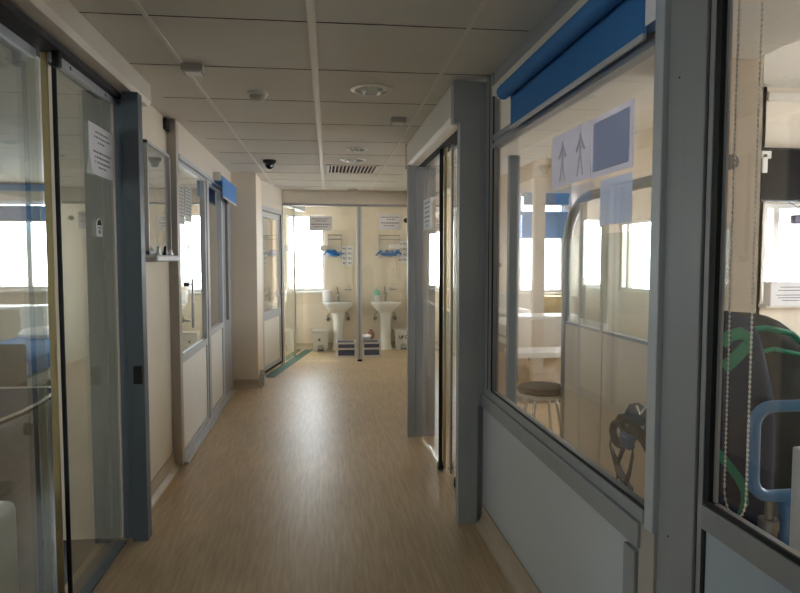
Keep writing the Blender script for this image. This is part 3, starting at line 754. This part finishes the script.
# posters on the inside of the right window
def figure(px, z0):
    """pictogram strokes in (y,z) for a standing figure"""
    return [[(px, z0 + .15), (px, z0 + .08)], [(px, z0 + .08), (px - .025, z0)], [(px, z0 + .08), (px + .025, z0)], [(px, z0 + .14), (px - .035, z0 + .09)], [(px, z0 + .14), (px + .035, z0 + .09)]]
p1 = paper('wall_poster', 'x', .9445, 2.145, 2.515, 1.815, 2.02, -1, 'white poster with faint standing figures on the right window', cat='poster', m='poster')
k = MB()
for px in (2.23, 2.40):
    for ln in figure(px, 1.835): k.tube([(.943, y_, z_) for y_, z_ in ln], .004, 6)
    k.ball((.9425, px, 2.0), (.001, .012, .014), 6)
obj('print', k, 'figureink', p1)
p2 = paper('wall_poster', 'x', .9445, 1.835, 2.14, 1.81, 2.015, -1, 'pale blue poster with white border nearest the grey post on the right window', cat='poster', m='poster')
obj('print', B((.942, 1.86, 1.83), (.9432, 2.12, 1.995)), 'posterblue', p2)
paper('wall_poster', 'x', .9575, 1.865, 2.09, 1.645, 1.80, 1, 'small pale blue sheet below the posters on the right window', cat='poster', m='posterblue')

# strap bundle hanging from a hook on the inner side of the post
st = thing('strap_bundle', (1.04, 2.05, .68), 'dark grey webbing straps with blue buckle hanging inside the right window', 'strap')
S = []
S.append([(1.04, 1.90, 1.03), (1.05, 1.98, 1.03), (1.06, 2.05, 1.01), (1.06, 2.06, .985), (1.05, 2.0, .96), (1.05, 1.92, .94), (1.05, 1.86, .90)])
S.append([(1.05, 1.93, 1.0), (1.06, 2.03, .985), (1.06, 2.13, .955), (1.06, 2.185, .90), (1.06, 2.185, .84), (1.07, 2.13, .76), (1.08, 2.08, .72), (1.08, 2.06, .69)])
S.append([(1.04, 2.0, .93), (1.05, 2.0, .87), (1.05, 2.02, .80), (1.05, 2.06, .72), (1.06, 2.09, .68)])
S.append([(1.07, 2.10, .93), (1.08, 2.12, .86), (1.08, 2.17, .78), (1.08, 2.17, .70)])
m = MB()
for q in S: m.ribbon(q, (0.3, .75, .6), .038, .004)
obj('webbing', m, 'strap', st)
m = MB(); m.tube([(1.05, 2.10 + math.cos(a) * .05, .91 + math.sin(a) * .038) for a in [2 * PI * i / 16 for i in range(16)]], .014, 8, closed=True)
m.box((1.035, 2.02, .90), (1.075, 2.07, .94), .008)
obj('coil', m, 'strap', st, smooth=True)
obj('buckle', MB().box((1.02, 1.98, .885), (1.05, 2.05, .935), .01).box((1.01, 1.99, .895), (1.025, 2.02, .925), .004), 'buckle', st)
obj('hook', MB().tube([(.98, 1.64, 1.05), (1.03, 1.75, 1.06), (1.04, 1.90, 1.05), (1.045, 1.94, 1.02), (1.045, 1.97, 1.04)], .006, 8), 'chrome', st, smooth=True)

# ------------------------------------------------------------------ near right room
struct('column_right', B((1.87, 3.0, 0), (2.23, 3.3, CZ + .6)), W, 'cream square column inside the near right room', 'column')
tv = thing('wall_television', (4.5, 5.2, 2.08), 'dark flat television hanging before the near right window', 'television')
obj('casing', B((3.99, 5.42, 2.06), (4.91, 5.47, 2.555), .006), 'black', tv)
obj('screen', B((4.005, 5.415, 2.075), (4.895, 5.421, 2.54)), 'screen', tv)
obj('side_handle', MB().box((4.03, 5.40, 2.32), (4.085, 5.42, 2.5), .01).box((4.02, 5.40, 2.45), (4.12, 5.42, 2.52), .01), 'plastic', tv)
obj('wall_arm', MB().cyl((4.5, 5.47, 2.32), (4.5, 5.62, 2.32), .03), 'steel', tv)
hk = thing('curved_rod', (4.4, 5.3, 2.9), 'grey curved metal arm high on the wall above the television', 'arm')
obj('bar', MB().tube([(5.0, 5.5, 3.06), (4.7, 5.4, 3.08), (4.5, 5.3, 3.02), (4.38, 5.3, 2.96), (4.33, 5.3, 2.98), (4.32, 5.3, 3.03)], .016, 8), 'steel', hk, smooth=True)
obj('wall_flange', MB().box((4.95, 5.48, 3.0), (5.05, 5.6, 3.12), .01), 'steel', hk)
struct('trim_2', B((4.2, 5.57, 3.02), (6.6, 5.6, 3.10), .004), 'pelmet')
pbx = thing('paper_box', (4.4, 5.45, 1.08), 'white box with a printed notice on the sill of the near right window', 'box')
obj('carton', B((4.2, 5.46, 1.085), (4.62, 5.56, 1.315), .006), 'paper', pbx)
m = MB()
for zc, l, rr_ in ((1.265, 4.3, 4.55), (1.235, 4.28, 4.56), (1.19, 4.26, 4.58), (1.165, 4.28, 4.56), (1.14, 4.32, 4.5)): m.box((l, 5.4585, zc - .0035), (rr_, 5.46, zc + .0035))
obj('print', m, 'ink', pbx)
tag(obj('window_hanger', MB().box((4.45, 5.5, 1.86), (4.57, 5.56, 1.95), .01).tube([(4.51, 5.53, 1.95), (4.51, 5.53, 2.02), (4.40, 5.55, 2.08)], .005, 6).tube([(4.51, 5.53, 2.02), (4.62, 5.55, 2.08)], .005, 6), mat('mauve_plastic', srgb(92, 84, 108), .5)), 'small mauve box hanging on cords in the near right window', 'box')

# navy bag with green webbing, hung on the chair
def blob(cx, cy, cz, rx, ry, rz, pw=2.4, n=20, seed=1, top=None):
    vs = []; fs = []; rnd = random.Random(seed); ph = [rnd.uniform(0, 6.28) for _ in range(6)]
    m = n
    for i in range(m + 1):
        t = PI * i / m; s_, c_ = math.sin(t), math.cos(t)
        for j in range(2 * n):
            a = PI * j / n
            f = lambda v: math.copysign(abs(v) ** (2 / pw), v)
            wob = 1 + .035 * math.sin(3 * a + ph[0] + 2 * t) + .025 * math.sin(5 * a + ph[1] - 3 * t) + .02 * math.sin(9 * t + ph[2])
            vs.append((cx + f(s_) * f(math.cos(a)) * rx * wob, cy + f(s_) * f(math.sin(a)) * ry * wob, cz - f(c_) * rz))
    for i in range(m):
        for j in range(2 * n):
            fs.append([i * 2 * n + j, i * 2 * n + (j + 1) % (2 * n), (i + 1) * 2 * n + (j + 1) % (2 * n), (i + 1) * 2 * n + j])
    b = MB(); b.add(vs, fs); return b
bg = thing('duffel_bag', (1.245, 1.83, 0), 'navy bag with green webbing straps behind the near right glass', 'bag')
obj('body', blob(1.245, 1.83, .685, .155, .13, .685, 2.9, 24, 4), 'navy', bg, smooth=True)
m = MB(); m.ribbon([(1.145, 1.68, 1.285), (1.165, 1.675, 1.31), (1.195, 1.67, 1.318), (1.222, 1.67, 1.305), (1.215, 1.67, 1.28), (1.185, 1.67, 1.25), (1.15, 1.675, 1.215)], (.2, .1, 1), .034, .006)
m.ribbon([(1.11, 1.70, 1.0), (1.14, 1.68, .97), (1.17, 1.67, .935), (1.20, 1.665, .895), (1.22, 1.665, .86), (1.222, 1.665, .82), (1.20, 1.668, .78)], (.3, -.2, 1), .024, .006)
obj('green_strap', m, 'green', bg)
ar = thing('reclining_chair', (1.8, 2.4, 0), 'dark upholstered chair with green piping behind the navy bag', 'chair')
obj('backrest', blob(1.80, 2.55, .85, .38, .18, .45, 2.3, 20, 9), 'dark', ar, smooth=True)
obj('seat', MB().box((1.45, 2.1, .38), (2.15, 2.6, .54), .06), 'dark', ar, smooth=True)
m = MB(); m.tube([(1.50, 2.44, 1.10), (1.60, 2.42, 1.19), (1.72, 2.40, 1.235), (1.83, 2.40, 1.245), (1.95, 2.40, 1.22), (2.06, 2.43, 1.14)], .012, 8)
m.tube([(1.70, 2.385, 1.12), (1.85, 2.38, 1.16), (2.0, 2.39, 1.13), (2.1, 2.42, 1.06)], .009, 8)
obj('piping', m, 'green', ar, smooth=True)
for x in (1.5, 2.1):
    for y_ in (2.16, 2.54): obj('leg', MB().cyl((x, y_, 0), (x, y_, .4), .02), 'steel', ar)
bc = thing('wheeled_chair', (1.55, 1.65, 0), 'light blue tubular armchair in the near right room, in front of the bag', 'chair')
def rrect(x, y0, y1, z0, z1, r, n=5, slope=0):
    pts = []
    for (cy, cz, a0) in ((y1 - r, z1 - r, 0), (y0 + r, z1 - r, PI / 2), (y0 + r, z0 + r, PI), (y1 - r, z0 + r, 3 * PI / 2)):
        for i in range(n + 1):
            a = a0 + PI / 2 * i / n; pts.append((cy + r * math.cos(a), cz + r * math.sin(a)))
    return [(x + slope * (p[0] - y0), p[0], p[1]) for p in pts]
hoop = [(p[1], 1.6, p[2]) for p in rrect(0, 1.195, 1.60, .865, 1.12, .055)]
obj('side_frame', MB().tube(hoop, .017, 12, closed=True), 'bluepl', bc, smooth=True)
obj('arm_pad', MB().box((1.38, 1.59, 1.11), (1.56, 1.625, 1.15), .012), 'bluepl', bc)
obj('leg', MB().cyl((1.31, 1.6, 0), (1.31, 1.6, .87), .026), 'bluepl', bc, smooth=True)
obj('leg', MB().cyl((1.53, 1.6, 0), (1.53, 1.6, .87), .024), 'bluepl', bc, smooth=True)
obj('front_leg', MB().cyl((1.25, 1.6, .66), (1.25, 1.6, .77), .022).cyl((1.25, 1.6, .77), (1.25, 1.6, .80), .027).cyl((1.25, 1.6, 0), (1.25, 1.6, .66), .016).cyl((1.25, 1.6, .80), (1.25, 1.6, .87), .012), 'steel', bc, smooth=True)
wp = thing('white_stand', (1.27, 1.48, 0), 'white upright post in front of the blue chair at right edge', 'stand')
obj('post', B((1.238, 1.46, .03), (1.30, 1.51, 1.035), .006), 'plastic', wp)
obj('foot', MB().box((1.18, 1.40, 0), (1.36, 1.56, .03), .01), 'greyplastic', wp)

# ------------------------------------------------------------------ right ward contents
struct('trim_3', B((1.83, 6.0, 0), (1.925, 6.08, CZ)), 'bluealu')
struct('trim_4', B((2.43, 7.0, 0), (2.555, 7.1, 2.7)), 'creamlam')
blind('roller_blind', 'y', 9.96, 3.2, 4.02, 2.27, 1.87, -1, 'blue roller blind half lowered on the far window of the right ward', m='bluefab2')
blind('roller_blind', 'y', 9.90, 3.2, 4.02, 2.56, 2.40, -1, 'upper blue blind above the half lowered one in the right ward', m='bluefab2')
def bed(cx, y0, y1, label, zm=.5, w=.9, mm='white', edge='bluefab2', foot='plastic'):
    r = thing('hospital_bed', (cx, (y0 + y1) / 2, 0), label, 'bed')
    f = MB(); f.box((cx - w / 2, y0 + .05, zm - .16), (cx + w / 2, y1 - .05, zm - .08), .01)
    obj('bed_frame', f, 'plastic', r)
    obj('mattress', MB().box((cx - w / 2 + .02, y0 + .06, zm - .08), (cx + w / 2 - .02, y1 - .06, zm + .08), .05), mm, r, smooth=True)
    obj('sheet_edge', MB().box((cx - w / 2 + .01, y0 + .055, zm - .05), (cx + w / 2 - .01, y0 + .075, zm + .05), .008), edge, r)
    obj('footboard', MB().box((cx - w / 2, y0, zm - .2), (cx + w / 2, y0 + .04, zm + .22), .02), foot, r)
    obj('headboard', MB().box((cx - w / 2, y1 - .04, zm - .2), (cx + w / 2, y1, zm + .4), .02), 'plastic', r)
    obj('pillow', blob(cx, y1 - .3, zm + .13, .32, .2, .07, 2.6, 12, 2), 'white', r, smooth=True)
    for sx in (-1, 1):
        for yy in (y0 + .2, y1 - .2):
            lg = obj('leg', MB().box((cx + sx * (w / 2 - .08) - .025, yy - .025, .1), (cx + sx * (w / 2 - .08) + .025, yy + .025, zm - .15)), 'steel', r)
            obj('castor', MB().cyl((cx + sx * (w / 2 - .08) - .02, yy, .06), (cx + sx * (w / 2 - .08) + .02, yy, .06), .06, 16), 'dark', lg, smooth=True)
    return r
bed(2.75, 7.3, 9.3, 'white hospital bed in the right ward near its far window', .62, .9)
tb = thing('overbed_table', (2.2, 6.5, 0), 'white overbed table in the right ward beyond the grey post', 'table')
obj('tabletop', MB().box((2.0, 6.3, .9), (2.75, 6.7, .935), .01), 'white', tb)
obj('column', MB().box((2.66, 6.46, .08), (2.72, 6.54, .9)), 'steel', tb)
obj('shelf', MB().box((2.0, 6.3, .5), (2.75, 6.7, .56), .01), 'white', tb)
obj('base', MB().box((2.1, 6.4, 0), (2.74, 6.6, .08), .015), 'steel', tb)
stl = thing('round_stool', (1.78, 4.9, 0), 'round dark-seated stool with a pale rim inside the right ward', 'stool')
obj('seat', MB().lathe((1.78, 4.9, .44), [(.16, 0), (.19, .01), (.2, .04), (.18, .065), (.02, .07)], 28), 'dark', stl, smooth=True)
obj('rim', MB().lathe((1.78, 4.9, .425), [(.19, 0), (.205, .005), (.205, .025), (.19, .03)], 28), 'plastic', stl, smooth=True)
for i in range(4):
    a = PI / 4 + i * PI / 2
    obj('leg', MB().cyl((1.78 + math.cos(a) * .12, 4.9 + math.sin(a) * .12, .43), (1.78 + math.cos(a) * .2, 4.9 + math.sin(a) * .2, 0), .014), 'chrome', stl, smooth=True)
ho = thing('partition_screen', (1.9, 3.9, 0), 'standing screen with rounded grey frame and cream lower panel inside the right ward', 'screen')
fr = [(1.9, 4.72, .05), (1.9, 4.72, 1.70)]
for i in range(1, 9):
    a = PI / 2 * i / 8; fr.append((1.9, 4.72 - .42 + .42 * math.cos(a), 1.62 + .36 * math.sin(a)))
fr += [(1.9, 3.2, 1.98), (1.9, 2.75, 1.98)]
obj('frame', MB().tube(fr, .035, 12), 'steel', ho, smooth=True)
obj('lower_panel', B((1.885, 2.75, .05), (1.915, 4.70, 1.03)), 'cream', ho)
obj('middle_rail', B((1.88, 2.75, 1.03), (1.92, 4.70, 1.05)), 'alu', ho)
obj('pane', B((1.897, 2.75, 1.05), (1.903, 4.68, 1.70)), 'glassdoor', ho)
for y_ in (4.42, 4.06, 3.4): obj('upright', B((1.88, y_ - .02, .05), (1.92, y_ + .02, 1.95)), 'pelmet', ho)
for y_ in (2.9, 4.6): obj('foot', MB().box((1.7, y_ - .03, 0), (2.1, y_ + .03, .05), .01), 'steel', ho)
tag(obj('wall_cabinet', MB().box((3.1, 9.62, .5), (4.05, 9.99, .94), .008), 'wood'), 'low beige cabinet under the far right ward window', 'cabinet')
tag(obj('wall_plate', B((2.62, 9.985, 1.40), (2.92, 9.999, 1.46), .003), 'ink'), 'small grey plate on the cream wall seen left in the right window', 'plate')

# ------------------------------------------------------------------ left ward contents
bed(-2.9, 5.6, 7.6, 'hospital bed with blue covers seen through the left sliding door', .6, .9, 'bluefab2', 'white', 'dark')
tt = thing('tray_trolley', (-2.1, 4.2, 0), 'low trolley with a blue tray top edged in white behind the left glass', 'trolley')
pl = [(-2.5, 3.6), (-1.95, 3.66), (-1.785, 3.76), (-1.76, 3.95), (-1.758, 4.2), (-1.80, 4.6), (-1.9, 4.69), (-2.5, 4.7)]
obj('tray', MB().prism(pl, 'z', .60, .625), 'navy', tt)
obj('rim', MB().tube([(x, y, .628) for x, y in pl], .009, 8, closed=True), 'white', tt, smooth=True)
obj('column', MB().box((-2.3, 4.1, .05), (-2.2, 4.2, .60)), 'dark', tt)
obj('base', MB().box((-2.45, 3.85, 0), (-2.05, 4.45, .05), .01), 'dark', tt)
tb = thing('overbed_table', (-3.3, 7.9, 0), 'white overbed table under the window in the left ward', 'table')
obj('tabletop', MB().box((-4.1, 7.7, .95), (-3.2, 8.1, .985), .01), 'white', tb)
obj('column', MB().box((-3.30, 7.87, .08), (-3.24, 7.93, .95)), 'steel', tb)
obj('base', MB().box((-4.0, 7.8, 0), (-3.22, 8.0, .08), .015), 'steel', tb)
blind('roller_blind', 'y', 8.96, -4.78, -3.3, 2.2, 2.03, -1, 'blue roller blind on the left ward window seen through the sliding door', m='bluefab2')
blind('roller_blind', 'y', 8.96, -4.78, -3.3, 2.49, 2.42, -1, 'upper rolled blue blind near the ceiling of the left ward', m='bluefab2', rr=.028)
cb = thing('supply_cart', (-1.45, 2.45, 0), 'low white plastic cart just inside the left glass, at the photo edge', 'cart')
obj('body', MB().box((-1.6, 2.3, .06), (-1.2, 2.65, .58), .04, 3), 'plastic', cb, smooth=True)
obj('handle_recess', B((-1.48, 2.296, .42), (-1.32, 2.302, .46), .003), 'greyplastic', cb)
for x in (-1.54, -1.26):
    for y_ in (2.36, 2.59): obj('castor', MB().cyl((x - .012, y_, .033), (x + .012, y_, .033), .033, 14), 'dark', cb, smooth=True)

# ------------------------------------------------------------------ ceiling fittings
def downlight(x, y, r, label):
    o = thing('ceiling_downlight', (x, y, CZ), label, 'light', 'round recessed ceiling lights')
    obj('rim', MB().lathe((x, y, CZ), [(r * .78, .0), (r * .80, -.010), (r, -.006), (r, 0)], 36), 'plastic', o, smooth=True)
    obj('lens', MB().lathe((x, y, CZ), [(r * .78, 0), (r * .78, -.004), (.01, -.007)], 36), 'lens', o, smooth=True)
    for sx in (-1, 1): obj('lamp_tube', MB().cyl((x + sx * r * .35, y - r * .4, CZ - .012), (x + sx * r * .35, y + r * .4, CZ - .012), r * .1, 10), 'lens', o, smooth=True)
downlight(.31, 3.79, .125, 'largest round recessed ceiling light, nearest the camera')
downlight(.34, 5.84, .10, 'round recessed ceiling light second from the camera')
downlight(.34, 6.48, .13, 'round recessed ceiling light just before the air vent')
downlight(.47, 9.1, .12, 'round recessed ceiling light at the far corridor end')
sd = thing('smoke_detector', (-.365, 3.95, CZ), 'white round smoke detector on the corridor ceiling', 'detector')
obj('base', MB().lathe((-.365, 3.95, CZ), [(.062, 0), (.062, -.015), (.055, -.02)], 28), 'plastic', sd, smooth=True)
obj('dome', MB().lathe((-.365, 3.95, CZ - .02), [(.05, 0), (.048, -.012), (.035, -.024), (.01, -.028)], 28), 'greyplastic', sd, smooth=True)
for (x, y, lb) in ((-.645, 3.46, 'square white sensor box on the ceiling grid at left'), (.56, 4.55, 'square white sensor box on the ceiling near the right door header')):
    o = thing('sensor_box', (x, y, CZ), lb, 'sensor', 'square ceiling sensor boxes')
    obj('housing', MB().box((x - .055, y - .055, CZ - .035), (x + .055, y + .055, CZ), .006), 'greyplastic', o)
    obj('cover', MB().box((x - .04, y - .04, CZ - .042), (x + .04, y + .04, CZ - .033), .004), 'plastic', o)
cm = thing('dome_camera', (-.5, 6.6, CZ), 'black dome security camera on the ceiling before the column', 'camera')
obj('base', MB().lathe((-.5, 6.6, CZ), [(.066, 0), (.066, -.022), (.058, -.03)], 28), 'black', cm, smooth=True)
obj('dome', MB().lathe((-.5, 6.6, CZ - .03), [(.046, 0), (.046, -.024), (.034, -.048), (.015, -.06), (.002, -.062)], 28), 'screen', cm, smooth=True)
obj('lens', MB().ball((-.48, 6.558, CZ - .065), .013, 8), 'chrome', cm, smooth=True)
vt = thing('ceiling_vent', (.36, 7.2, CZ), 'rectangular slatted air vent in the corridor ceiling', 'vent')
f = MB(); x0, x1, y0, y1 = .08, .64, 6.8, 7.45
f.box((x0, y0, CZ - .012), (x1, y0 + .03, CZ + .001)); f.box((x0, y1 - .03, CZ - .012), (x1, y1, CZ + .001)); f.box((x0, y0, CZ - .012), (x0 + .03, y1, CZ + .001)); f.box((x1 - .03, y0, CZ - .012), (x1, y1, CZ + .001))
obj('frame', f, 'pelmet', vt)
obj('duct', B((x0 + .03, y0 + .03, CZ - .002), (x1 - .03, y1 - .03, CZ + .001)), 'gap', vt)
for i in range(12):
    x = x0 + .055 + i * .0405
    obj('slat', MB().box((x - .007, y0 + .03, CZ - .012), (x + .007, y1 - .03, CZ - .002)), 'pelmet', vt)
# ward strip lights
for (x, y, z, lb) in ((-2.6, 3.2, CZ, 'strip light on the left ward ceiling seen through the sliding door'), (1.75, 7.6, CZ, 'strip light on the right ward ceiling beyond the grey post')):
    o = thing('strip_light', (x, y, z), lb, 'light', 'ward ceiling strip lights')
    obj('housing', MB().box((x - .08, y - .62, z - .05), (x + .08, y + .62, z), .006), 'plastic', o)
    for sx in (-1, 1): obj('lamp_tube', MB().cyl((x + sx * .04, y - .58, z - .068), (x + sx * .04, y + .58, z - .068), .014, 10), 'tube', o, smooth=True)

# ------------------------------------------------------------------ outside
bl = thing('apartment_building', (-2, 60, -12), 'pale apartment block far outside the end window', 'building')
obj('walls', B((-40, 60, -14), (30, 72, -1.2)), 'facade', bl)
obj('roof', B((-40.5, 59.5, -1.2), (30.5, 72.5, -.8)), 'pelmet', bl)

# ------------------------------------------------------------------ world, exposure
w = bpy.data.worlds.new('sky'); sc.world = w; w.use_nodes = True
nt = w.node_tree; bgd = nt.nodes['Background']
bgd.inputs['Color'].default_value = (.915, .955, 1.0, 1); bgd.inputs['Strength'].default_value = 13.0
vs = sc.view_settings
vs.view_transform = 'Standard'; vs.look = 'None'; vs.gamma = 1; vs.use_curve_mapping = False; vs.exposure = 0.4
cy = sc.cycles
cy.max_bounces = 14; cy.diffuse_bounces = 7; cy.glossy_bounces = 8; cy.transmission_bounces = 8; cy.transparent_max_bounces = 32
cy.sample_clamp_indirect = 8
